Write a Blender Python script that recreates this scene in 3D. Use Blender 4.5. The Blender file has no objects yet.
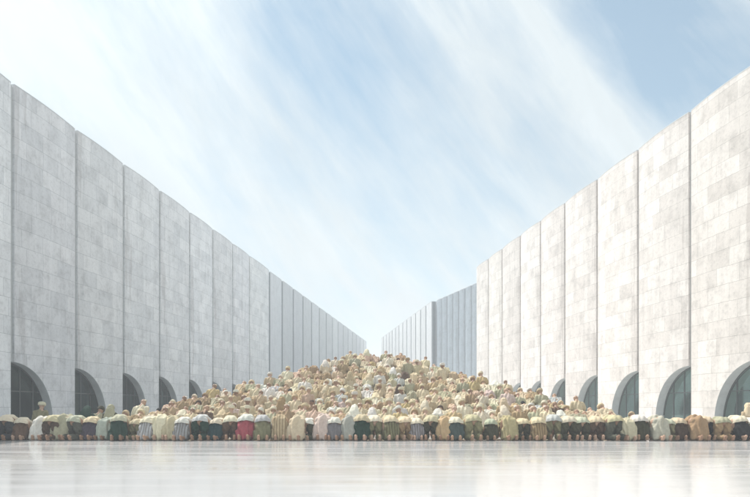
import bpy, bmesh, math, random
from mathutils import Vector, Matrix, noise
R = math.radians
random.seed(11)
S = bpy.context.scene
COL = S.collection

# ------------------------------------------------------------------ camera
F_PX, CX, HY = 650.0, 375.0, 406.0          # photo is 750 x 497
CAM_H = 0.88
cd = bpy.data.cameras.new('camera')
cam = bpy.data.objects.new('camera', cd); COL.objects.link(cam)
cam.location = (0, 0, CAM_H); cam.rotation_euler = (R(90), 0, 0)
cd.sensor_width = 36; cd.lens = 36 * F_PX / 750
cd.shift_y = (HY - 248.5) / 750
cd.clip_start = 0.1; cd.clip_end = 3000
S.camera = cam

def px(x, y):                                # photo column at depth y -> world X
    return (x - CX) / F_PX * y

# ------------------------------------------------------------------ materials
def mat(name):
    m = bpy.data.materials.new(name); m.use_nodes = True
    nt = m.node_tree; nt.nodes.clear()
    out = nt.nodes.new('ShaderNodeOutputMaterial')
    b = nt.nodes.new('ShaderNodeBsdfPrincipled')
    nt.links.new(b.outputs[0], out.inputs[0])
    return m, nt, b, out

def N(nt, typ, **kw):
    n = nt.nodes.new(typ)
    for k, v in kw.items():
        if k.startswith('i_'):
            n.inputs[k[2:].replace('_', ' ')].default_value = v
        else:
            setattr(n, k, v)
    return n

def ramp(nt, stops):
    r = nt.nodes.new('ShaderNodeValToRGB')
    e = r.color_ramp.elements
    while len(e) < len(stops): e.new(0.5)
    for el, (p, c) in zip(e, stops):
        el.position = p; el.color = (c, c, c, 1) if not hasattr(c, '__len__') else (*c, 1)
    return r

def stone(name, c1, c2, cm, bw, bh, mortar, mott, bump=0.35, rough=0.75, blotch=0.6, joint_shade=.22):
    """coursed stone slabs laid out in metres through the wall's own UV map"""
    m, nt, b, out = mat(name); L = nt.links
    uv = N(nt, 'ShaderNodeUVMap', uv_map='uv')
    br = N(nt, 'ShaderNodeTexBrick', offset=0.43, offset_frequency=2, squash=.8, squash_frequency=3)
    br.inputs['Color1'].default_value = (*c1, 1); br.inputs['Color2'].default_value = (*c2, 1)
    br.inputs['Mortar'].default_value = (*cm, 1)
    br.inputs['Scale'].default_value = 1.0
    br.inputs['Mortar Size'].default_value = mortar; br.inputs['Mortar Smooth'].default_value = 0.3
    br.inputs['Bias'].default_value = 0.0
    br.inputs['Brick Width'].default_value = bw; br.inputs['Row Height'].default_value = bh
    # joints wander a little
    wob = N(nt, 'ShaderNodeTexNoise', i_Scale=1.7, i_Detail=2.0)
    L.new(uv.outputs[0], wob.inputs['Vector'])
    wm = N(nt, 'ShaderNodeVectorMath', operation='MULTIPLY_ADD')
    wm.inputs[1].default_value = (0.05, 0.05, 0); L.new(wob.outputs['Color'], wm.inputs[0]); L.new(uv.outputs[0], wm.inputs[2])
    L.new(wm.outputs[0], br.inputs['Vector'])
    n1 = N(nt, 'ShaderNodeTexNoise', i_Scale=0.9, i_Detail=9.0, i_Roughness=0.72)
    L.new(uv.outputs[0], n1.inputs['Vector'])
    r1 = ramp(nt, [(0.36, 1.0 - mott * 1.25), (0.50, 1.0 - mott * .25), (0.62, 1.0)])
    L.new(n1.outputs['Fac'], r1.inputs[0])
    n2 = N(nt, 'ShaderNodeTexNoise', i_Scale=5.5, i_Detail=6.0, i_Roughness=0.7)
    L.new(uv.outputs[0], n2.inputs['Vector'])
    r2 = ramp(nt, [(0.34, 1.0 - mott * .8), (0.5, 1.0)])
    L.new(n2.outputs['Fac'], r2.inputs[0])
    # long faint weather streaks down the face
    mp = N(nt, 'ShaderNodeMapping'); mp.inputs['Scale'].default_value = (1.1, 0.10, 1)
    L.new(uv.outputs[0], mp.inputs['Vector'])
    n3 = N(nt, 'ShaderNodeTexNoise', i_Scale=1.6, i_Detail=5.0, i_Roughness=0.6)
    L.new(mp.outputs[0], n3.inputs['Vector'])
    r3 = ramp(nt, [(0.35, 1.0 - mott * blotch), (0.6, 1.0)])
    L.new(n3.outputs['Fac'], r3.inputs[0])
    col = br.outputs['Color']
    for r in (r1, r2, r3):
        mx = N(nt, 'ShaderNodeMix', data_type='RGBA', blend_type='MULTIPLY')
        mx.inputs[0].default_value = 1.0
        L.new(col, mx.inputs[6]); L.new(r.outputs['Color'], mx.inputs[7]); col = mx.outputs[2]
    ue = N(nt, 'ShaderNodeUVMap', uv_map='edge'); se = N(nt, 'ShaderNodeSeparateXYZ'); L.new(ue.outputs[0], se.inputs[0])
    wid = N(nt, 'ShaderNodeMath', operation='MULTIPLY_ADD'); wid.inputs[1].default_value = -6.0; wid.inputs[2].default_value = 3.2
    L.new(n3.outputs['Fac'], wid.inputs[0])                                   # shade beside each bay joint, painted into the stone with a ragged edge
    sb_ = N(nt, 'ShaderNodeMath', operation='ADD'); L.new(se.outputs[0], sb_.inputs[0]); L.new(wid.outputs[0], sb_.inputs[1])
    rs = ramp(nt, [(.35, tuple(1 - joint_shade * q for q in (.95, 1.0, 1.02))), (.75, 1.0)])
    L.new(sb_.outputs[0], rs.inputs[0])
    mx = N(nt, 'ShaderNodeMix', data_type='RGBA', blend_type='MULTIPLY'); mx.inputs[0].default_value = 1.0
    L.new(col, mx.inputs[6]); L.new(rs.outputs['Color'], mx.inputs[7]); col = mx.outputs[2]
    oi = N(nt, 'ShaderNodeObjectInfo')              # each bay is cut from its own batch of stone
    mx = N(nt, 'ShaderNodeMix', data_type='RGBA', blend_type='MULTIPLY'); mx.inputs[0].default_value = 1.0
    L.new(col, mx.inputs[6]); L.new(oi.outputs['Color'], mx.inputs[7])
    L.new(mx.outputs[2], b.inputs['Base Color'])
    b.inputs['Roughness'].default_value = rough
    bp = N(nt, 'ShaderNodeBump', i_Strength=bump, i_Distance=0.03)
    sb = N(nt, 'ShaderNodeMath', operation='MULTIPLY_ADD'); sb.inputs[1].default_value = -1.0
    L.new(br.outputs['Fac'], sb.inputs[0]); L.new(n2.outputs['Fac'], sb.inputs[2])
    L.new(sb.outputs[0], bp.inputs['Height']); L.new(bp.outputs[0], b.inputs['Normal'])
    return m

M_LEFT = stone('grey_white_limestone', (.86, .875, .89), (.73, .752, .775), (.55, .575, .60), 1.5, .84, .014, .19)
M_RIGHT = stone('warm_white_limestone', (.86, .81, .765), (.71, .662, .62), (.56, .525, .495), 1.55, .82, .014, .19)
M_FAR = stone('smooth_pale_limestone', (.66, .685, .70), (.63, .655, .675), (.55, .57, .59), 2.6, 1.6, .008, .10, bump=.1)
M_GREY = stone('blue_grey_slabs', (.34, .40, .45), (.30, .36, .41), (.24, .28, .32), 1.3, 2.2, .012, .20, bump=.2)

def plain(name, c, rough, nscale=6, amt=.15, metallic=0, spec=.5, bump=0.0):
    m, nt, b, out = mat(name); L = nt.links
    tc = N(nt, 'ShaderNodeTexCoord')
    n = N(nt, 'ShaderNodeTexNoise', i_Scale=nscale, i_Detail=6.0, i_Roughness=.65)
    L.new(tc.outputs['Object'], n.inputs['Vector'])
    r = ramp(nt, [(.3, tuple(v * (1 - amt) for v in c)), (.7, tuple(min(1, v * (1 + amt)) for v in c))])
    L.new(n.outputs['Fac'], r.inputs[0]); L.new(r.outputs[0], b.inputs['Base Color'])
    b.inputs['Roughness'].default_value = rough; b.inputs['Metallic'].default_value = metallic
    b.inputs['Specular IOR Level'].default_value = spec
    if bump:
        bp = N(nt, 'ShaderNodeBump', i_Strength=bump, i_Distance=.01)
        L.new(n.outputs['Fac'], bp.inputs['Height']); L.new(bp.outputs[0], b.inputs['Normal'])
    return m

M_SOFFIT = plain('smooth_concrete', (.47, .49, .49), .8, 2.5, .10)
M_COPING = plain('coping_stone', (.50, .52, .53), .8, 3, .1)
M_FRAME = plain('dark_bronze', (.035, .045, .045), .45, 8, .1)
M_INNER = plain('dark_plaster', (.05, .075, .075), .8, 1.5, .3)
M_STRIP = plain('joint_strip', (.10, .12, .14), .6, 2, .15)
M_TERRACE = plain('brown_matting', (.17, .135, .10), .9, 4, .15)

def glass():
    m = bpy.data.materials.new('tinted_glass'); m.use_nodes = True
    nt = m.node_tree; nt.nodes.clear(); L = nt.links
    out = nt.nodes.new('ShaderNodeOutputMaterial')
    tr = N(nt, 'ShaderNodeBsdfTransparent'); tr.inputs[0].default_value = (.20, .32, .28, 1)
    gl = N(nt, 'ShaderNodeBsdfGlossy'); gl.inputs['Roughness'].default_value = .03
    gl.inputs[0].default_value = (.22, .32, .29, 1)
    fr = N(nt, 'ShaderNodeFresnel'); fr.inputs[0].default_value = 1.5
    mx = N(nt, 'ShaderNodeMixShader')
    L.new(fr.outputs[0], mx.inputs[0]); L.new(tr.outputs[0], mx.inputs[1]); L.new(gl.outputs[0], mx.inputs[2])
    L.new(mx.outputs[0], out.inputs[0])
    return m
M_GLASS = glass()

def cloth(name, weave, rough=.9, fold_shade=None):
    """woven cloth, dyed in the object's own colour"""
    m, nt, b, out = mat(name); L = nt.links
    oi = N(nt, 'ShaderNodeObjectInfo')
    tc = N(nt, 'ShaderNodeTexCoord')
    n = N(nt, 'ShaderNodeTexNoise', i_Scale=weave, i_Detail=5.0, i_Roughness=.6)
    L.new(tc.outputs['Object'], n.inputs['Vector'])
    r = ramp(nt, [(.25, .80), (.65, 1.0)])
    L.new(n.outputs['Fac'], r.inputs[0])
    mx = N(nt, 'ShaderNodeMix', data_type='RGBA', blend_type='MULTIPLY'); mx.inputs[0].default_value = 1
    L.new(oi.outputs['Color'], mx.inputs[6]); L.new(r.outputs[0], mx.inputs[7])
    col = mx.outputs[2]
    if fold_shade:                                     # light and dark of folds, painted as bands down the cloth
        wv = N(nt, 'ShaderNodeTexWave', wave_type='BANDS', bands_direction='X', i_Scale=fold_shade, i_Distortion=1.2, i_Detail=1.5)
        L.new(tc.outputs['Object'], wv.inputs['Vector'])
        rs = ramp(nt, [(.36, (.62, .59, .56)), (.66, 1.0)]); L.new(wv.outputs['Fac'], rs.inputs[0])
        m2 = N(nt, 'ShaderNodeMix', data_type='RGBA', blend_type='MULTIPLY'); m2.inputs[0].default_value = 1
        L.new(col, m2.inputs[6]); L.new(rs.outputs[0], m2.inputs[7]); col = m2.outputs[2]
    L.new(col, b.inputs['Base Color'])
    b.inputs['Roughness'].default_value = rough
    b.inputs['Specular IOR Level'].default_value = .25
    bp = N(nt, 'ShaderNodeBump', i_Strength=.35, i_Distance=.012)
    L.new(n.outputs['Fac'], bp.inputs['Height']); L.new(bp.outputs[0], b.inputs['Normal'])
    return m
M_CLOTH = cloth('woven_cloth', 18)
M_SKIN = cloth('skin', 30, .55)
M_FOLD_SHADED = cloth('fold_shaded_cloth', 18, .9, 4.5)

def floor_mat():
    m, nt, b, out = mat('polished_pale_stone'); L = nt.links
    tc = N(nt, 'ShaderNodeTexCoord')
    n0 = N(nt, 'ShaderNodeTexNoise', i_Scale=.5, i_Detail=7.0, i_Roughness=.65)
    L.new(tc.outputs['Object'], n0.inputs['Vector'])
    r0 = ramp(nt, [(.3, (.47, .46, .45)), (.7, (.55, .545, .54))])
    L.new(n0.outputs['Fac'], r0.inputs[0]); L.new(r0.outputs[0], b.inputs['Base Color'])
    mp = N(nt, 'ShaderNodeMapping'); mp.inputs['Scale'].default_value = (.22, 2.6, 1)
    L.new(tc.outputs['Object'], mp.inputs['Vector'])
    n1 = N(nt, 'ShaderNodeTexNoise', i_Scale=1.0, i_Detail=5.0, i_Roughness=.55)
    L.new(mp.outputs[0], n1.inputs['Vector'])
    r1 = ramp(nt, [(.30, .07), (.70, .20)])
    L.new(n1.outputs['Fac'], r1.inputs[0]); L.new(r1.outputs[0], b.inputs['Roughness'])
    bp = N(nt, 'ShaderNodeBump', i_Strength=.07, i_Distance=.03)
    L.new(n1.outputs['Fac'], bp.inputs['Height']); L.new(bp.outputs[0], b.inputs['Normal'])
    b.inputs['IOR'].default_value = 2.0
    return m
M_FLOOR = floor_mat()

# ------------------------------------------------------------------ small helpers
def link(name, me, parent=None):
    o = bpy.data.objects.new(name, me); COL.objects.link(o)
    if parent: o.parent = parent
    return o

class MB:
    def __init__(s): s.v = []; s.f = []; s.uv = []; s.mi = []; s.sm = []; s.edge = None
    def strip(s, A, B, ua=None, ub=None, mi=0, smooth=True):
        """quads between two polylines, with vertices of its own"""
        n = len(A); k = len(s.v)
        s.v += list(A) + list(B)
        for i in range(n - 1):
            s.f.append((k + i, k + i + 1, k + n + i + 1, k + n + i)); s.mi.append(mi); s.sm.append(smooth)
            s.uv.append((ua[i], ua[i + 1], ub[i + 1], ub[i]) if ua else ((0, 0),) * 4)
    def quad(s, a, b, c, d, mi=0, uv=None):
        k = len(s.v); s.v += [a, b, c, d]; s.f.append((k, k + 1, k + 2, k + 3)); s.mi.append(mi); s.sm.append(False)
        s.uv.append(uv or ((0, 0),) * 4)
    def box(s, o, ax, ay, az, mi=0):
        """o corner, three edge vectors"""
        P = lambda i, j, k: o + ax * i + ay * j + az * k
        for q in (((0,0,0),(0,1,0),(1,1,0),(1,0,0)), ((0,0,1),(1,0,1),(1,1,1),(0,1,1)), ((0,0,0),(1,0,0),(1,0,1),(0,0,1)),
                  ((1,0,0),(1,1,0),(1,1,1),(1,0,1)), ((1,1,0),(0,1,0),(0,1,1),(1,1,1)), ((0,1,0),(0,0,0),(0,0,1),(0,1,1))):
            s.quad(*[P(*c) for c in q], mi=mi)
    def build(s, name, mats, parent=None, origin=Vector((0, 0, 0))):
        me = bpy.data.meshes.new(name)
        me.from_pydata([tuple(Vector(v) - origin) for v in s.v], [], s.f)
        ul = me.uv_layers.new(name='uv'); k = 0
        if s.edge:
            u2 = me.uv_layers.new(name='edge')
            for lp in me.loops:
                p = Vector(s.v[lp.vertex_index]); u2.data[lp.index].uv = ((p - s.edge[0]).dot(s.edge[1]), p.z)
        for f in s.uv:
            for c in f: ul.data[k].uv = c; k += 1
        for m in mats: me.materials.append(m)
        for p, mi, sm in zip(me.polygons, s.mi, s.sm): p.material_index = mi; p.use_smooth = sm
        bm = bmesh.new(); bm.from_mesh(me)
        bm.normal_update(); bm.to_mesh(me); bm.free()
        o = link(name, me, parent)
        if not parent: o.location = origin
        return o

def tag(o, label=None, cat=None, group=None, kind=None):
    if label: o['label'] = label
    if cat: o['category'] = cat
    if group: o['group'] = group
    if kind: o['kind'] = kind
    return o

# ------------------------------------------------------------------ ground
g = MB(); E = 480
g.quad(Vector((-E, -E, 0)), Vector((E, -E, 0)), Vector((E, E, 0)), Vector((-E, E, 0)))
tag(g.build('ground', [M_FLOOR]), kind='structure')

# ------------------------------------------------------------------ the two long walls
WALL_H = 15.8; ARCH_R = 3.0; APEX = 2.93; SPRING = 0.12; THK = 0.78

def arch_h(d, r, apex=APEX):
    return SPRING + (apex - SPRING) * math.sqrt(max(0, 1 - (d / r) ** 2)) if d < r else 0.0

def bay(parent, p0, p1, n, m, e=0.30, slot=0.025, dark=False, arch=True, H=WALL_H, u0=0.0, frames=True):
    """one bay: a face that swells out between its two edges, with a quarter arch cut in its foot and glass set deep in the arch"""
    p0 = Vector((*p0, 0)); p1 = Vector((*p1, 0)); L = (p1 - p0).length; dv = (p1 - p0) / L
    n = Vector((*n, 0)); Z = Vector((0, 0, 1))
    d0, d1 = 0.003 + slot, L - 0.003
    r = min(ARCH_R, L * .62) if arch else 0
    ds = [d0]
    if arch:
        ds += [r * math.sin(k / 22 * math.pi / 2) for k in range(1, 22) if r * math.sin(k / 22 * math.pi / 2) > d0 + .02] + [r - .0005, r + .0005]
    k0 = ds[-1]
    ds += [k0 + (d1 - k0) * k / 10 for k in range(1, 11)]
    o = lambda d: e * 4 * (d / L) * (1 - d / L)
    fr = [p0 + dv * d + n * o(d) for d in ds]
    bk = [p0 + dv * d - n * THK for d in ds]
    hb = [arch_h(d, r) if arch else 0 for d in ds]
    s = [u0]
    for a, b_ in zip(fr, fr[1:]): s.append(s[-1] + (b_ - a).length)
    b = MB()
    fb = [p + Z * h for p, h in zip(fr, hb)]; ft = [p + Z * H for p in fr]
    bb = [p + Z * h for p, h in zip(bk, hb)]; bt = [p + Z * H for p in bk]
    b.strip(fb, ft, [(x, h) for x, h in zip(s, hb)], [(x, H) for x in s])
    b.strip(bt, bb, [(x, H) for x in s], [(x, h) for x, h in zip(s, hb)])
    b.strip(bb, fb, mi=1)
    b.strip(ft, bt, mi=1, smooth=False)
    w = (fr[0] - bk[0]).length; w1 = (fr[-1] - bk[-1]).length
    b.quad(bb[0], fb[0], ft[0], bt[0], uv=((0, hb[0]), (w, hb[0]), (w, H), (0, H)))
    b.quad(fb[-1], bb[-1], bt[-1], ft[-1], uv=((0, 0), (w1, 0), (w1, H), (0, H)))
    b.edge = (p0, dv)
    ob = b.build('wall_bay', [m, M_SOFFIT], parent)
    k_ = random.uniform(.86, 1.0); ob.color = (k_, k_ * random.uniform(.99, 1), k_ * random.uniform(.98, 1), 1)
    # coping, a little proud of the face
    c = MB()
    f2 = [p + n * .008 + Z * (H + .002) for p in fr]; b2 = [p - n * .03 + Z * (H + .002) for p in bk]; up = Z * .05
    c.strip(f2, [p + up for p in f2]); c.strip([p + up for p in f2], [p + up for p in b2], smooth=False)
    c.strip([p + up for p in b2], b2); c.strip(b2, f2, smooth=False)
    for i in (0, -1): c.quad(b2[i], f2[i], f2[i] + up, b2[i] + up)
    c.build('coping', [M_COPING], ob)
    if slot:
        t = MB(); t.box(p0 + dv * .004 - n * .45 + Z * (hb[0] + .02), dv * (slot - .006), n * (.42 if dark else .37), Z * (H - .1 - hb[0]))
        t.build('joint_strip', [M_STRIP if dark else M_SOFFIT], ob)
    if arch and frames:
        q0 = p0 - n * (THK - .42)
        gd = [.03 + (r - .05) * math.sin(k / 20 * math.pi / 2) for k in range(21)]
        top = [q0 + dv * d + Z * (arch_h(d, r) - .012) for d in gd]; bot = [q0 + dv * d + Z * .01 for d in gd]
        p = MB(); p.strip(bot, top, smooth=False)
        w = p.build('window', [M_GLASS], ob)
        q = MB(); q1 = q0 - n * .03
        for d in (.04, r * .36, r * .68):
            q.box(q1 + dv * d, dv * .06, n * .06, Z * (arch_h(d + .06, r) - .012))
        q.box(q1 + dv * .1 + n * .004 + Z * 1.55, dv * (r * math.sqrt(1 - ((1.6 - SPRING) / (APEX - SPRING)) ** 2) - .12), n * .05, Z * .05)
        # curved head of the frame
        o1 = [t - Z * .07 for t in top]; y = n * .05
        q.strip(o1, top); q.strip([a + y for a in o1], [a + y for a in top]); q.strip(o1, [a + y for a in o1]); q.strip(top, [a + y for a in top])
        q.build('window_frame', [M_FRAME], ob)
    return ob

def gallery(parent, pa, pb, n):
    """the dark hall behind the arches: back wall, roof, two ends and solid masonry over it"""
    pa = Vector((*pa, 0)); pb = Vector((*pb, 0)); n = Vector((*n, 0)); Z = Vector((0, 0, 1))
    D, H, t = 7.0, 4.2, .25
    a0 = pa - n * (THK + .01); b0 = pb - n * (THK + .01); al = b0 - a0
    b = MB()
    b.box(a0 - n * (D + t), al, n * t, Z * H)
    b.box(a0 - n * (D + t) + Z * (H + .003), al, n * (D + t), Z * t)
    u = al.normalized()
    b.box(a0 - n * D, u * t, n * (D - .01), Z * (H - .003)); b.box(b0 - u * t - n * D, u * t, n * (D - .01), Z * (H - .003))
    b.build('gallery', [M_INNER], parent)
    # square piers inside the hall
    k = int(al.length // 5)
    for i in range(k):
        c = MB(); c.box(a0 + u * (2.6 + 5 * i) - n * 2.8, u * .4, n * .4, Z * (H - .004))
        c.build('inner_pier', [M_SOFFIT], parent)

def wall(name, label, line, m, n, **kw):
    e = bpy.data.objects.new(name, None); COL.objects.link(e)
    tag(e, label, 'wall', kind='thing')
    u = 0.0
    for i, (a, b) in enumerate(zip(line, line[1:])):
        bay(e, a, b, n, m, u0=u, **kw); u += 7.31 + random.random() * 3
    return e

LX = lambda y: -16.75 + .123 * (y - 30)
RX = lambda y: 20.36 - .134 * y
nl = Vector((1, -.123)).normalized(); nr = Vector((-1, -.134)).normalized()
ly = [4.8, 9.9, 14.9, 19.9, 25.0, 30.0, 35.06, 40.1, 45, 50.1, 54.9, 59.8, 64.7, 71.6]
w = wall('stone_wall', 'long grey stone slab wall with quarter arches along the left side, nearer part', [(LX(y) - .06, y) for y in ly], M_LEFT, nl, e=.11, slot=.22)
gallery(w, (LX(4.8) - .06, 4.8), (LX(71.4) - .06, 71.4), nl)
ly2 = [71.9 + 5.3 * k for k in range(16)]
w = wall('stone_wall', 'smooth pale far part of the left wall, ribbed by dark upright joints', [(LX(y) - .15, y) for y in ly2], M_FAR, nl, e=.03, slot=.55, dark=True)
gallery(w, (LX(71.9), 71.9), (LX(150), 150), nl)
ry = [8.6, 13.4, 18.2, 23.0, 27.95, 32.9, 37.8, 42.8, 47.8, 52.4, 56.95, 61.8, 66.0, 70.3]
w = wall('stone_wall', 'long sunlit white stone wall with quarter arches along the right side, nearer part', [(RX(y) + .05, y) for y in ry], M_RIGHT, nr, e=.14, slot=.18)
gallery(w, (RX(8.6) + .05, 8.6), (RX(70.1) + .05, 70.1), nr)
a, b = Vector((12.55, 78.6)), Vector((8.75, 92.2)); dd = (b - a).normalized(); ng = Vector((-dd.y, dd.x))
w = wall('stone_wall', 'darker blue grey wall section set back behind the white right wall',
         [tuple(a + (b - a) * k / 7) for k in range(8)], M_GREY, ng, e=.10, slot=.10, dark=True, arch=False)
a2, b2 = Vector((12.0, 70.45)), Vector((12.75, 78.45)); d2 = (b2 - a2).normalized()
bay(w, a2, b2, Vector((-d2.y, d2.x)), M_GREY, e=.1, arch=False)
ry2 = [92.4, 96.5] + [96.5 + 3.9 * k for k in range(1, 13)]
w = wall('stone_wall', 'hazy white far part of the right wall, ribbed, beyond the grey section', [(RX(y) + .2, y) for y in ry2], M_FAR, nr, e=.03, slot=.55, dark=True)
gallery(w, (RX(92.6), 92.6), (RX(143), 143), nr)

# ------------------------------------------------------------------ terraces under the crowd
YK = [411, 406, 400, 394, 388, 382, 376, 370, 364, 358, 353]       # photo row of the tops of the people, bottom row first
LK = [258, 238, 210, 190, 166, 138, 112, 92, 74, 52, 28]
RK = [262, 238, 208, 184, 162, 136, 112, 92, 74, 54, 30]
ZK = [20.3 + 1.22 * k for k in range(11)]
NR = len(YK)
HK = [max(0.0, CAM_H + (HY - y) * z / F_PX - .73) for y, z in zip(YK, ZK)]
t = MB(); back = ZK[-1] + 1.1
for k in range(NR):
    h0 = HK[k - 1] if k else 0
    if HK[k] - h0 < .03: HK[k] = h0; continue
    xl, xr = -LK[k] / F_PX * ZK[k] - .45, RK[k] / F_PX * ZK[k] + .45
    y0, y1 = ZK[k] - .66, back + 0.35 * (NR - 1 - k)
    t.box(Vector((xl, y0, h0 - (.0 if h0 else .02))), Vector((xr - xl, 0, 0)), Vector((0, y1 - y0, 0)), Vector((0, 0, HK[k] - h0 + (0 if h0 else .02))))
tag(t.build('terraces', [M_TERRACE]), kind='structure')

# ------------------------------------------------------------------ people: prototypes grown from ball chains
def balls_mesh(chains, voxel, smooth=4, fold=None, cut=None):
    """chains: list of [(x,y,z, r or (rx,ry,rz)), ...]; the balls along each chain melt into ONE skin"""
    bm = bmesh.new()
    def ball(p, r):
        r = r if hasattr(r, '__len__') else (r, r, r)
        bmesh.ops.create_icosphere(bm, subdivisions=2, radius=1, matrix=Matrix.Translation(p) @ Matrix.Diagonal((*r, 1)))
    for ch in chains:
        pts = [(Vector(c[:3]), Vector(c[3] if hasattr(c[3], '__len__') else (c[3],) * 3)) for c in ch]
        ball(*pts[0])
        for (a, ra), (b, rb) in zip(pts, pts[1:]):
            st = max(1, int((b - a).length / (min(min(ra), min(rb)) * .5)))
            for i in range(1, st + 1):
                q = i / st; ball(a.lerp(b, q), ra.lerp(rb, q))
    me = bpy.data.meshes.new('tmp'); bm.to_mesh(me); bm.free()
    o = bpy.data.objects.new('tmp', me); COL.objects.link(o)
    rm = o.modifiers.new('r', 'REMESH'); rm.mode = 'VOXEL'; rm.voxel_size = voxel
    sm = o.modifiers.new('s', 'SMOOTH'); sm.factor = .5; sm.iterations = smooth
    dg = bpy.context.evaluated_depsgraph_get()
    out = bpy.data.meshes.new_from_object(o.evaluated_get(dg))
    bpy.data.objects.remove(o); bpy.data.meshes.remove(me)
    if cut:                                      # open the cloth where it ends
        bm = bmesh.new(); bm.from_mesh(out)
        for co, no in cut:
            bmesh.ops.bisect_plane(bm, geom=bm.verts[:] + bm.edges[:] + bm.faces[:], plane_co=co, plane_no=no, clear_outer=True)
        bm.to_mesh(out); bm.free()
    if fold:
        no = [v.normal.copy() for v in out.vertices]
        for v, nn in zip(out.vertices, no): v.co += nn * fold(v.co, nn)
    for v in out.vertices:
        if v.co.z < .003: v.co.z = .003
    for p in out.polygons: p.use_smooth = True
    out.update()
    return out

def mirror(ch): return [(-c[0], *c[1:]) for c in ch]
def both(*chs): return [c for ch in chs for c in (ch, mirror(ch))]

def hand(w, fwd, side):
    """palm flat on the ground or thigh: five fingers of different lengths"""
    w = Vector(w); f = Vector(fwd).normalized(); s = Vector((1, 0, 0)) * side; down = Vector((0, 0, -.008))
    out = [[(*w, .026), (*(w + f * .045), (.036, .04, .016)), (*(w + f * .08), (.040, .03, .014))]]
    for i, (o, l) in enumerate(((-.030, .060), (-.010, .075), (.011, .070), (.030, .055))):
        a = w + f * .09 + s * o; b = a + f * l * .55 + s * o * .15; c = b + f * l * .5 + down
        out.append([(*a, .0105), (*b, .0095), (*c, .008)])
    a = w + f * .03 - s * .032; b = a + f * .03 - s * .028; c = b + f * .03 - s * .006
    out.append([(*a, .013), (*b, .011), (*c, .009)])
    return out

def foot(x, heel, ball_, toe):
    h, b, t = Vector(heel), Vector(ball_), Vector(toe)
    return [[(x, h.y, h.z, .036), (x, (h.y + b.y) / 2, (h.z + b.z) / 2, (.036, .03, .034)), (x, b.y, b.z, (.046, .03, .03)), (x, t.y, t.z, (.042, .022, .018))]]

def head(c, d):
    """skull, jaw, nose, ears and brow; d = direction of the face"""
    c = Vector(c); d = Vector(d).normalized(); side = Vector((1, 0, 0)); up = side.cross(d)
    out = [[(*(c - d * .015 + up * .02), (.078, .095, .095)), (*(c + d * .02 + up * .01), (.072, .082, .085))],
           [(*(c + d * .035 - up * .05), .055), (*(c + d * .055 - up * .085), .038)],
           [(*(c + d * .085 + up * .012), .016), (*(c + d * .112 - up * .025), .017)],
           [(*(c + d * .085 + side * .035 + up * .028), .014), (*(c + d * .085 - side * .035 + up * .028), .014)],
           [(*(c + d * .09 - up * .055 + side * .02), .011), (*(c + d * .09 - up * .055 - side * .02), .011)]]
    for s in (1, -1):
        out.append([(*(c + side * s * .08 + up * .025), (.012, .02, .024)), (*(c + side * s * .078 - up * .015), (.010, .014, .018))])
    return out

def folds(amp, fx, fz=0.0, seed=0.0):
    def f(co, no):
        q = noise.noise(Vector((co.x * 5 + seed, co.y * 5, co.z * 3)))
        ridge = math.sin(co.x * fx + q * 5 + co.z * fz + seed)
        ridge2 = math.sin(co.y * fx * .6 + q * 6 + seed * 2)
        return amp * (.65 * ridge + .35 * ridge2) + .012 * q
    return f

# --- pose A: prostrating (seen from behind: soles, the drape over the haunches, the back going down and away)
A_SPINE = [(0, -.10, .47, (.165, .13, .13)), (0, .06, .49, (.15, .13, .115)), (0, .26, .42, (.165, .12, .115)), (0, .40, .30, (.17, .10, .10)), (0, .49, .21, .062), (0, .54, .16, .058)]
A_LEG = [(.10, -.08, .46, .115), (.13, -.04, .24, .088), (.14, .02, .075, .062), (.125, -.12, .065, .055), (.11, -.27, .075, .056), (.10, -.40, .10, .038)]
A_ARM = [(.17, .38, .32, .062), (.235, .42, .18, .046), (.245, .44, .10, .042), (.235, .52, .05, .034), (.22, .60, .035, .028)]
A_BODY = [A_SPINE] + both(A_LEG, A_ARM) + head((0, .585, .125), (0, .30, -.95)) \
    + foot(.10, (0, -.475, .125), (0, -.43, .045), (0, -.385, .024)) + foot(-.10, (0, -.475, .125), (0, -.43, .045), (0, -.385, .024)) \
    + hand((.22, .60, .03), (-.1, 1, 0), 1) + hand((-.22, .60, .03), (.1, 1, 0), -1)
me_A = balls_mesh(A_BODY, .0105, 2)
SLEEVE_A = [(.17, .38, .325, .088), (.24, .42, .18, .070), (.25, .45, .10, .062), (.24, .52, .06, .052)]
BACK_A = [(0, -.13, .47, (.205, .155, .155)), (0, .06, .505, (.185, .15, .135)), (0, .26, .44, (.20, .145, .135)), (0, .40, .32, (.205, .12, .12)), (0, .47, .235, (.11, .08, .08))]
SKIRT_A = [[(0, -.13, .47, (.205, .155, .155)), (0, -.17, .32, (.225, .15, .16)), (0, -.21, .17, (.235, .17, .13)), (0, -.22, .075, (.245, .20, .075))],
           [(0, -.06, .30, (.21, .16, .2)), (0, -.02, .12, (.22, .14, .12))]]
me_A_robe = balls_mesh([BACK_A] + both(SLEEVE_A) + SKIRT_A, .016, 5, folds(.030, 48, 2, 1.3))
me_A_robe2 = balls_mesh([BACK_A] + both(SLEEVE_A) + SKIRT_A, .016, 5, folds(.034, 36, -3, 4.1))
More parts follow.
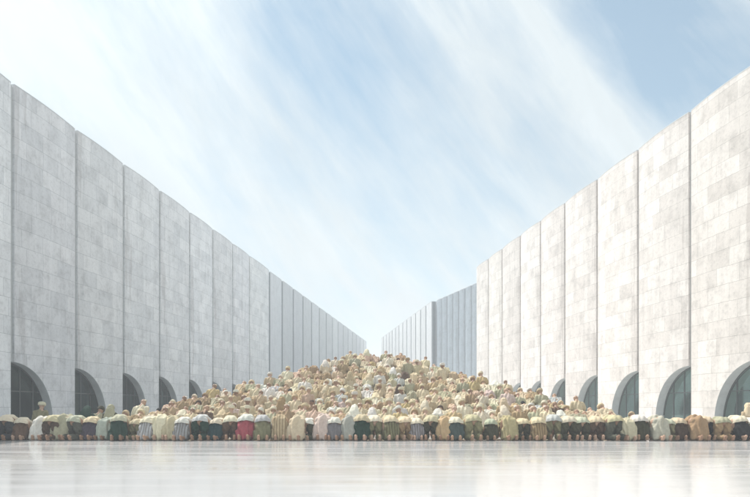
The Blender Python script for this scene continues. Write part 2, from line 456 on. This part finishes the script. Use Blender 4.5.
# shirt that ends over the haunches, and loose trousers below it
me_A_shirt = balls_mesh([BACK_A, [(0, -.14, .46, (.212, .16, .165)), (0, -.17, .40, (.215, .155, .14))]] + both(SLEEVE_A), .016, 5, folds(.015, 38, 3, 2.2),
                        cut=[((0, -.1, .415), (0, -.35, -1))])
TROU_A = both([(.095, -.105, .43, (.108, .135, .12)), (.12, -.13, .28, (.115, .125, .12)), (.135, -.02, .11, .098), (.125, -.12, .085, (.10, .10, .08)), (.115, -.27, .085, (.10, .09, .08)), (.105, -.37, .10, (.068, .05, .07))])
me_A_trousers = balls_mesh(TROU_A, .014, 4, folds(.018, 52, 9, .7))
SKIRTS2 = [[(0, -.13, .40, (.20, .145, .13)), (0, -.17, .30, (.215, .15, .15)), (0, -.21, .15, (.23, .17, .12)), (0, -.22, .07, (.235, .19, .07))], [(0, -.05, .28, (.20, .15, .2)), (0, -.02, .11, (.21, .13, .11))]]
me_A_wrap = balls_mesh(SKIRTS2, .016, 5, folds(.028, 44, 5, 3.3))
me_A_cap = balls_mesh([[(0, .565, .165, (.088, .092, .06)), (0, .60, .10, (.09, .075, .075))]], .011, 3, folds(.002, 80), cut=[((0, .60, .12), (0, -.1, -1))])

# --- pose B: sitting back on the heels, head up
def kneel(lean, bow):
    hip = Vector((0, -.20, .25))
    sp = lambda d: hip + Vector((0, math.sin(lean) * d, math.cos(lean) * d))
    chest, sh, nk = sp(.30), sp(.44), sp(.54)
    hd = nk + Vector((0, math.sin(lean + bow) * .12, math.cos(lean + bow) * .12))
    face = Vector((0, math.cos(lean + bow * .8), -math.sin(lean + bow * .8)))
    spine = [(*hip, (.17, .14, .12)), (*sp(.14), (.15, .11, .11)), (*chest, (.175, .115, .12)), (*sh, (.15, .085, .07)), (*nk, .055), (*(nk.lerp(hd, .5)), .055)]
    leg = [(.09, -.16, .23, .105), (.12, .08, .20, .085), (.14, .27, .095, .062), (.125, .10, .06, .055), (.11, -.12, .06, .05), (.10, -.30, .06, .036)]
    el = sp(.20) + Vector((.235, .02, 0)); sh_ = sh + Vector((.175, 0, -.01))
    arm = [(*sh_, .058), (*el, .045), (.16, .08, .30, .032), (.145, .13, .29, .028)]
    body = [spine] + both(leg, arm) + head(hd, face) + foot(.10, (0, -.34, .085), (0, -.39, .04), (0, -.33, .022)) + foot(-.10, (0, -.34, .085), (0, -.39, .04), (0, -.33, .022)) \
        + hand((.145, .13, .285), (-.1, 1, -.35), 1) + hand((-.145, .13, .285), (.1, 1, -.35), -1)
    back = [(*hip, (.21, .175, .15)), (*sp(.14), (.19, .145, .13)), (*chest, (.205, .145, .13)), (*sh, (.18, .105, .075)), (*sp(.51), (.085, .075, .04))]
    slv = [(*sh_, .082), (*el, .068), (.175, .06, .30, .058)]
    drape = [[(*hip, (.21, .175, .15)), (0, -.20, .12, (.235, .19, .13)), (0, -.22, .06, (.25, .18, .07))], [(0, -.1, .22, (.2, .16, .13)), (0, .14, .17, (.23, .17, .12)), (0, .22, .09, (.24, .13, .09))]]
    return body, [back] + both(slv) + drape, hd, face, sh

def headgear(hd, face, sh, kind):
    d = face.normalized(); up = Vector((1, 0, 0)).cross(d)
    c = hd + up * .045 - d * .008
    if kind == 'cap':
        return balls_mesh([[(*(c - d * .012), (.092, .104, .05)), (*(c + up * .052 - d * .012), (.084, .095, .034))]], .011, 3, folds(.002, 90), cut=[(c - up * .012, -up)])
    if kind == 'turban':
        ch = [[(*(c + up * .03), (.085, .095, .065))]]
        for tilt, rad, lift in ((.25, .088, .0), (-.22, .090, .02), (.05, .080, .05)):
            ring = []
            for i in range(15):
                a_ = i / 14 * 2 * math.pi
                ring.append((*(c - d * .01 + up * (lift + math.sin(a_) * tilt * .09) + Vector((1, 0, 0)) * math.cos(a_) * rad + d * math.sin(a_) * rad * 1.1), .036))
            ch.append(ring)
        return balls_mesh(ch, .013, 2, folds(.004, 70, 40))
    if kind == 'scarf':
        b0 = sh
        return balls_mesh([[(*(hd + up * .02 - d * .02), (.122, .128, .122)), (*(hd - up * .06 - d * .04), (.13, .12, .11)), (*(b0 + Vector((0, -.02, .04))), (.185, .12, .07)), (*(b0 + Vector((0, -.04, -.06))), (.215, .13, .09))]],
                          .014, 2, folds(.010, 42, 6), cut=[(hd + d * .07, d)])
    return balls_mesh([[(*(hd + up * .035 - d * .03), (.086, .098, .088)), (*(hd - up * .02 - d * .045), (.08, .066, .07))]], .011, 2, folds(.003, 120, 60))

KN = []
for lean, bow, kinds, ff in ((.14, .25, ('cap', 'turban', 'scarf', 'hair'), (.018, 40, 4, .3)), (.42, .55, ('cap', 'turban', 'scarf'), (.022, 34, -5, 2.9)), (.80, .50, ('cap', 'turban', 'scarf', 'hair'), (.026, 38, 3, 1.9))):
    body, robe, hd, face, sh = kneel(lean, bow)
    KN.append((balls_mesh(body, .0105, 2), balls_mesh(robe, .016, 5, folds(*ff)), {k: headgear(hd, face, sh, k) for k in kinds}))

def setmat(me, m):
    me.materials.clear(); me.materials.append(m)
for me in (me_A, *(k_[0] for k_ in KN)): setmat(me, M_SKIN)
for me in [me_A_robe, me_A_robe2, me_A_shirt, me_A_trousers, me_A_wrap, me_A_cap, *(k_[1] for k_ in KN), *(h_ for k_ in KN for h_ in k_[2].values())]: setmat(me, M_CLOTH)

me_A_fold_shaded = me_A_robe.copy(); setmat(me_A_fold_shaded, M_FOLD_SHADED)
me_A_wrap2 = me_A_wrap.copy(); setmat(me_A_wrap2, M_FOLD_SHADED)
SKINS = [(.42, .26, .17), (.34, .20, .13), (.26, .15, .095), (.48, .31, .22)]
C = {   # dyes
 'white': (.66, .63, .56), 'ivory': (.66, .59, .44), 'cream': (.61, .51, .34), 'beige': (.50, .39, .245), 'sand': (.45, .33, .185), 'tan': (.33, .225, .125),
 'ochre': (.48, .37, .18), 'peach': (.56, .40, .29), 'pale pink': (.60, .48, .43), 'olive': (.22, .20, .11), 'pale olive': (.38, .36, .24), 'yellow': (.50, .44, .28),
 'brown': (.12, .07, .045), 'dark brown': (.075, .045, .03), 'grey': (.36, .36, .36), 'pale grey': (.48, .48, .47), 'charcoal': (.035, .035, .04), 'black': (.02, .02, .022),
 'navy': (.02, .024, .042), 'dark green': (.014, .045, .03), 'dark teal': (.02, .05, .055), 'red': (.36, .075, .09), 'maroon': (.14, .04, .04), 'lilac': (.28, .255, .27),
 'dark purple': (.06, .05, .065), 'dark olive': (.06, .056, .032), 'blue grey': (.15, .175, .19), 'grey lilac': (.21, .195, .20), 'pale green': (.46, .46, .34)}

def jit(c, a=.10):
    k = 1 + random.uniform(-a, a)
    return tuple(min(.86, max(.01, v * k * (1 + random.uniform(-.03, .03)))) for v in c) + (1,)

USED = set()
def person(x, y, z, pieces, body, label, group, rz=0.0, sc=1.0):
    """pieces: (part name, mesh, colour)"""
    if label in USED: print('SAME LABEL', label)
    USED.add(label)
    o = link('person', body); o.location = (x, y, z); o.rotation_euler = (0, 0, rz)
    o.scale = (sc * random.uniform(.97, 1.04), sc, sc); o.color = (*random.choice(SKINS), 1)
    tag(o, label, 'person', group)
    for nm, me, c in pieces:
        p = link(nm, me, o); p.color = jit(C[c])
    return o

def zone(q):
    for lim, nm in ((.06, 'far left'), (.26, 'well left'), (.44, 'left of middle'), (.56, 'in the middle'), (.74, 'right of middle'), (.94, 'well right'), (2, 'far right')):
        if q < lim: return nm

# ---- front row (photo column, garment, upper colour, lower colour)
FR = [(-22, 's', 'white', 'brown'), (-7, 's', 'cream', 'charcoal'),
 (9, 's', 'ivory', 'charcoal'), (22, 'w', 'ivory', 'brown'), (38, 'r', 'white', ''), (55, 's', 'yellow', 'dark brown'), (66, 'r', 'pale olive', ''),
 (79, 's', 'pale green', 'dark olive grey'), (93, 'w', 'cream', 'dark purple'), (107, 'r', 'grey green', ''), (121, 'w', 'pale green', 'dark green'), (135, 's', 'cream', 'olive'),
 (148, 'v', 'ivory', 'pale grey'), (159, 'r', 'ivory', ''), (171, 'r', 'yellow', ''), (185, 'v', 'white', 'grey'), (201, 's', 'pale grey', 'dark green'),
 (217, 'w', 'ivory', 'dark teal'), (232, 's', 'ivory', 'brown'), (247, 'w', 'white', 'red'), (264, 'w', 'pale grey', 'olive'), (281, 'z', 'beige', ''), (297, 'r', 'cream', ''),
 (309, 's', 'white', 'dark olive'), (322, 'r', 'pale pink', ''), (336, 'w', 'white', 'grey lilac'), (349, 'r', 'pale olive grey', ''), (362, 'w', 'yellow', 'dark green'), (376, 's', 'ivory', 'olive'),
 (391, 'v', 'cream', 'olive'), (405, 's', 'cream', 'tan'), (417, 'v', 'ivory', 'lilac'), (431, 's', 'yellow', 'dark olive'), (443, 'r', 'sand', ''), (456, 'w', 'ivory', 'dark teal grey'),
 (472, 's', 'yellow', 'olive'), (490, 'w', 'pale green', 'dark olive'), (506, 'r', 'straw olive', ''), (521, 's', 'cream', 'dark olive'), (538, 'v', 'cream', 'tan'), (553, 's', 'pale grey', 'olive'),
 (567, 's', 'ivory', 'dark olive'), (582, 's', 'pale green', 'dark olive'), (597, 's', 'cream', 'brown'), (612, 's', 'yellow', 'dark olive grey'), (626, 'r', 'pale yellow', ''), (638, 'w', 'white', 'dark olive'),
 (654, 'r', 'beige grey', ''), (666, 's', 'pale green', 'olive'), (678, 'w', 'cream', 'dark brown'), (692, 'r', 'tan', ''), (706, 's', 'cream', 'black'), (719, 's', 'pale olive', 'tan'), (735, 'w', 'ivory', 'black'),
 (751, 's', 'white', 'olive'), (768, 'r', 'dark cream', '')]
C['dark teal grey'] = (.06, .085, .08); C['dark olive grey'] = (.08, .08, .06); C['grey green'] = (.40, .42, .36); C['beige grey'] = (.46, .42, .35); C['straw olive'] = (.42, .37, .20); C['pale olive grey'] = (.40, .41, .34); C['pale yellow'] = (.56, .52, .36); C['dark cream'] = (.50, .43, .32)
FY = 16.75
for i, (x, k, c1, c2) in enumerate(FR):
    y = FY + random.uniform(-.12, .12); x += random.uniform(-2, 2)
    cap = random.choice(('white', 'ivory', 'cream'))
    if k == 'z':
        pc = [('robe', me_A_fold_shaded, c1)]; lb = f'person prostrating in front row, in a shade-painted {c1} robe'
    elif k == 'v':
        pc = [('shirt', me_A_shirt, c1), ('wrap', me_A_wrap2, c2)]; lb = f'person prostrating in front row, {c1} shirt over shade-painted {c2} wrap'
    elif k == 'r':
        pc = [('robe', random.choice((me_A_robe, me_A_robe2)), c1)]; lb = f'person prostrating in front row, all in one long {c1} robe'
    elif k == 's':
        pc = [('shirt', me_A_shirt, c1), ('trousers', me_A_trousers, c2)]; lb = f'person prostrating in front row, {c1} shirt over {c2} trousers'
    else:
        pc = [('shirt', me_A_shirt, c1), ('wrap', me_A_wrap, c2)]; lb = f'person prostrating in front row, {c1} shirt over draped {c2} wrap'
    lb += ', ' + zone(x / 750)
    pc.append(('cap', me_A_cap, cap))
    person(px(x, FY), y, 0, pc, me_A, lb, 'people prostrating in the front row', random.uniform(-.22, .22), random.uniform(.86, 1.06))

# ---- the crowd on the terraces
ROWN = ['lowest terrace row', 'second row up', 'third row up', 'fourth row up', 'fifth row up', 'sixth row up', 'seventh row up', 'eighth row up', 'ninth row up', 'tenth row up', 'topmost row']
ROBES = ['ivory', 'cream', 'beige', 'sand', 'tan', 'peach', 'pale pink', 'white', 'pale olive', 'ochre', 'brown', 'pale grey', 'yellow']
RW = [9, 15, 15, 12, 9, 3, 2, 4, 6, 5, 3, 2, 4]
HATC = ['white', 'ivory', 'cream', 'beige', 'tan', 'dark brown']
HW = [8, 9, 10, 7, 4, 2]
for k in range(NR):
    z = ZK[k]; xl, xr = -LK[k] / F_PX * z, RK[k] / F_PX * z
    n = max(3, round((xr - xl) / .425)); step = (xr - xl) / n
    taken = set()
    for i in range(n):
        x = xl + step * (i + .5) + random.uniform(-.07, .07); q = (i + .5) / n
        y = z + random.uniform(-.13, .13)
        for _ in range(400):
            rc = random.choices(ROBES, RW)[0]
            if q > .6 and random.random() < .3: rc = random.choice(('pale olive', 'yellow', 'cream'))
            pose = random.choices((0, 1, 2, 3), (1.0, 3, 3.4, 3 if k else 1) if .1 < q < .9 and k < NR - 1 else (0, 1.2, 3, .8))[0]
            hk = random.choices(('cap', 'turban', 'scarf', 'hair'), (5, 4, 1.2, .45 if pose in (0, 2) else 0))[0] if pose < 3 else 'cap'
            hc = random.choices(HATC, HW)[0] if hk != 'hair' else random.choice(('black', 'dark brown'))
            key = (rc, pose, hk, hc, zone(q))
            if key not in taken: break
        taken.add(key)
        what = f'{hc} {hk}' if hk != 'hair' else f'bare {hc} hair'
        how = ('upright', 'bowed', 'bent low', '')[pose]
        hw = {'scarf': 'headscarf'}.get(hk, hk)
        if pose < 3:
            B = KN[pose]; pc = [('robe', B[1], rc), (hw, B[2][hk], hc)]; body = B[0]
            lb = f'kneeling person {how}, {rc} robe, {what}, {ROWN[k]}, {zone(q)}'
        else:
            pc = [('robe', random.choice((me_A_robe, me_A_robe2)), rc), ('cap', me_A_cap, hc)]; body = me_A
            lb = f'person prostrating, {rc} robe, {what}, {ROWN[k]}, {zone(q)}'
        person(x, y, HK[k], pc, body, lb, 'people on the terraces behind the front row', random.uniform(-.3, .3), random.uniform(.84, 1.02))

# ---- a few people on their own beside the crowd
LONE = [(43, 21.5, 0, 'turban', 'olive', 'ivory', .98, 'person kneeling alone before the large left arch, olive robe, big ivory turban'),
        (86, 19.2, 1, 'scarf', 'dark green', 'dark green', .93, 'person bowed in dark green robe and headscarf, beside the second left arch'),
        (99, 19.4, 1, 'turban', 'pale olive', 'dark olive', .90, 'person bowed in pale olive robe and dark olive turban, left of the crowd'),
        (112, 19.0, 0, 'scarf', 'dark olive', 'pale olive', .90, 'person in dark olive robe and pale olive headscarf just left of the crowd'),
        (747, 20.0, 0, 'scarf', 'beige', 'cream', .95, 'person kneeling alone in beige robe and cream headscarf before rightmost arch')]
for x, y, p, hk, rc, hc, sc, lb in LONE:
    B = KN[p]; person(px(x, y), y, 0, [('robe', B[1], rc), ({'scarf': 'headscarf'}.get(hk, hk), B[2][hk], hc)], B[0], lb, None, random.uniform(-.15, .15), sc)

# ------------------------------------------------------------------ sky, sun, haze
SUN_EL, SUN_AZ = R(52), R(-46)                     # azimuth from straight ahead, negative = left
sd = Vector((math.sin(SUN_AZ) * math.cos(SUN_EL), math.cos(SUN_AZ) * math.cos(SUN_EL), math.sin(SUN_EL)))
sl = bpy.data.lights.new('sun', 'SUN'); so = bpy.data.objects.new('sun', sl); COL.objects.link(so)
sl.energy = 3.7; sl.angle = R(.6); sl.color = (1, .965, .915)
so.rotation_euler = sd.to_track_quat('Z', 'Y').to_euler(); so.location = (-30, 30, 60)

W = bpy.data.worlds.new('World'); S.world = W; W.use_nodes = True
nt = W.node_tree; nt.nodes.clear(); L = nt.links
out = nt.nodes.new('ShaderNodeOutputWorld'); bg = nt.nodes.new('ShaderNodeBackground')
bg.inputs['Strength'].default_value = .12; L.new(bg.outputs[0], out.inputs[0])
sky = N(nt, 'ShaderNodeTexSky', sky_type='NISHITA', sun_disc=False, sun_elevation=SUN_EL, sun_rotation=SUN_AZ, air_density=1.0, dust_density=.6, ozone_density=1.2)
tc = N(nt, 'ShaderNodeTexCoord'); sp = N(nt, 'ShaderNodeSeparateXYZ'); L.new(tc.outputs['Generated'], sp.inputs[0])
def MA(op, a, b=None, c=None, clamp=False):
    n = N(nt, 'ShaderNodeMath', operation=op, use_clamp=clamp)
    for i, v in enumerate((a, b, c)):
        if v is None: continue
        if isinstance(v, (int, float)): n.inputs[i].default_value = v
        else: L.new(v, n.inputs[i])
    return n.outputs[0]
az = MA('ARCTAN2', sp.outputs[0], sp.outputs[1]); el = MA('ARCSINE', sp.outputs[2])
# along / across the cirrus streaks, which run down to the right
ca, sa = math.cos(R(-50)), math.sin(R(-50))
al = MA('ADD', MA('MULTIPLY', az, ca), MA('MULTIPLY', el, sa))
ac = MA('ADD', MA('MULTIPLY', az, -sa), MA('MULTIPLY', el, ca))
def combo(fa, fc, off=0.0):
    c = N(nt, 'ShaderNodeCombineXYZ'); L.new(MA('MULTIPLY_ADD', al, fa, off), c.inputs[0]); L.new(MA('MULTIPLY', ac, fc), c.inputs[1]); return c.outputs[0]
def nz(vec, sc, det, ro, dist=0.0):
    n = N(nt, 'ShaderNodeTexNoise', i_Scale=sc, i_Detail=det, i_Roughness=ro, i_Distortion=dist); L.new(vec, n.inputs['Vector']); return n.outputs['Fac']
streak = nz(combo(2.0, 11.0), 1.0, 6.0, .55, .5)
fine = nz(combo(5.0, 26.0, 3.0), 1.0, 7.0, .6, .3)
puff = nz(combo(5.0, 7.0, 9.0), 1.0, 8.0, .6, .4)
def patch(x, y, la, lc, amp):
    """clear patch of sky around a direction; la, lc = half sizes along and across the streaks (radians)"""
    u, v = (x - CX) / F_PX, (HY - y) / F_PX
    a0 = math.atan(u); e0 = math.atan(v / math.hypot(1, u))
    A, K = a0 * ca + e0 * sa, -a0 * sa + e0 * ca
    da = MA('DIVIDE', MA('SUBTRACT', al, A), la); dc = MA('DIVIDE', MA('SUBTRACT', ac, K), lc)
    r2 = MA('ADD', MA('MULTIPLY', da, da), MA('MULTIPLY', dc, dc))
    return MA('MULTIPLY', MA('EXPONENT', MA('MULTIPLY', r2, -1.0)), amp)
clear = MA('ADD', patch(345, 95, .21, .13, .70), patch(665, 35, .34, .12, 1.0))
clear = MA('ADD', clear, patch(290, 10, .14, .10, .30))
clear = MA('ADD', clear, patch(490, 150, .14, .10, .28))
clear = MA('SUBTRACT', clear, patch(575, 70, .24, .03, .45))
clear = MA('ADD', clear, MA('MULTIPLY', MA('SUBTRACT', streak, .5), 1.45))
clear = MA('ADD', clear, MA('MULTIPLY', MA('SUBTRACT', fine, .5), .8))
clear = MA('ADD', clear, MA('MULTIPLY', MA('SUBTRACT', puff, .5), 1.1))
clear = MA('ADD', clear, 0.04, clamp=True)
clear = MA('MULTIPLY', clear, .92)
mx = N(nt, 'ShaderNodeMix', data_type='RGBA'); L.new(clear, mx.inputs[0])
dot = N(nt, 'ShaderNodeVectorMath', operation='DOT_PRODUCT'); L.new(tc.outputs['Generated'], dot.inputs[0]); dot.inputs[1].default_value = sd
glow = MA('MULTIPLY_ADD', MA('POWER', MA('MAXIMUM', dot.outputs['Value'], 0.0), 9.0), .55, 1.0)      # thin cloud is brighter towards the sun
cl = N(nt, 'ShaderNodeVectorMath', operation='SCALE'); cl.inputs[0].default_value = (4.1, 4.5, 4.68); L.new(MA('MULTIPLY', glow, MA('MULTIPLY_ADD', nz(combo(3.0, 8.0, 17.0), 1.0, 9.0, .62, .5), .34, .83)), cl.inputs['Scale'])
L.new(cl.outputs[0], mx.inputs[6])
tint = N(nt, 'ShaderNodeMix', data_type='RGBA', blend_type='MULTIPLY'); tint.inputs[0].default_value = 1
tint.inputs[7].default_value = (.95, 1.12, 1.0, 1); L.new(sky.outputs[0], tint.inputs[6])
veil = N(nt, 'ShaderNodeMix', data_type='RGBA'); veil.inputs[0].default_value = .55; veil.inputs[7].default_value = (1.95, 2.45, 2.9, 1)
L.new(tint.outputs[2], veil.inputs[6]); L.new(veil.outputs[2], mx.inputs[7]); L.new(mx.outputs[2], bg.inputs['Color'])

hz = MB(); hb = 490
hz.box(Vector((-hb, -hb, -1)), Vector((2 * hb, 0, 0)), Vector((0, 2 * hb, 0)), Vector((0, 0, 19)))
m = bpy.data.materials.new('haze'); m.use_nodes = True; nt2 = m.node_tree; nt2.nodes.clear()
o2 = nt2.nodes.new('ShaderNodeOutputMaterial'); pv = nt2.nodes.new('ShaderNodeVolumePrincipled')
pv.inputs['Color'].default_value = (.90, .95, 1.0, 1); pv.inputs['Density'].default_value = .0031; pv.inputs['Anisotropy'].default_value = .2
nt2.links.new(pv.outputs[0], o2.inputs['Volume'])
tag(hz.build('haze', [m]), kind='stuff')

# ------------------------------------------------------------------ picture
S.view_settings.view_transform = 'Standard'; S.view_settings.look = 'None'
S.view_settings.exposure = 0.66; S.view_settings.gamma = 1.0; S.view_settings.use_curve_mapping = False
S.render.engine = 'CYCLES'
S.cycles.use_denoising = True
S.cycles.max_bounces = 8; S.cycles.diffuse_bounces = 4; S.cycles.glossy_bounces = 4; S.cycles.transparent_max_bounces = 8; S.cycles.volume_bounces = 1
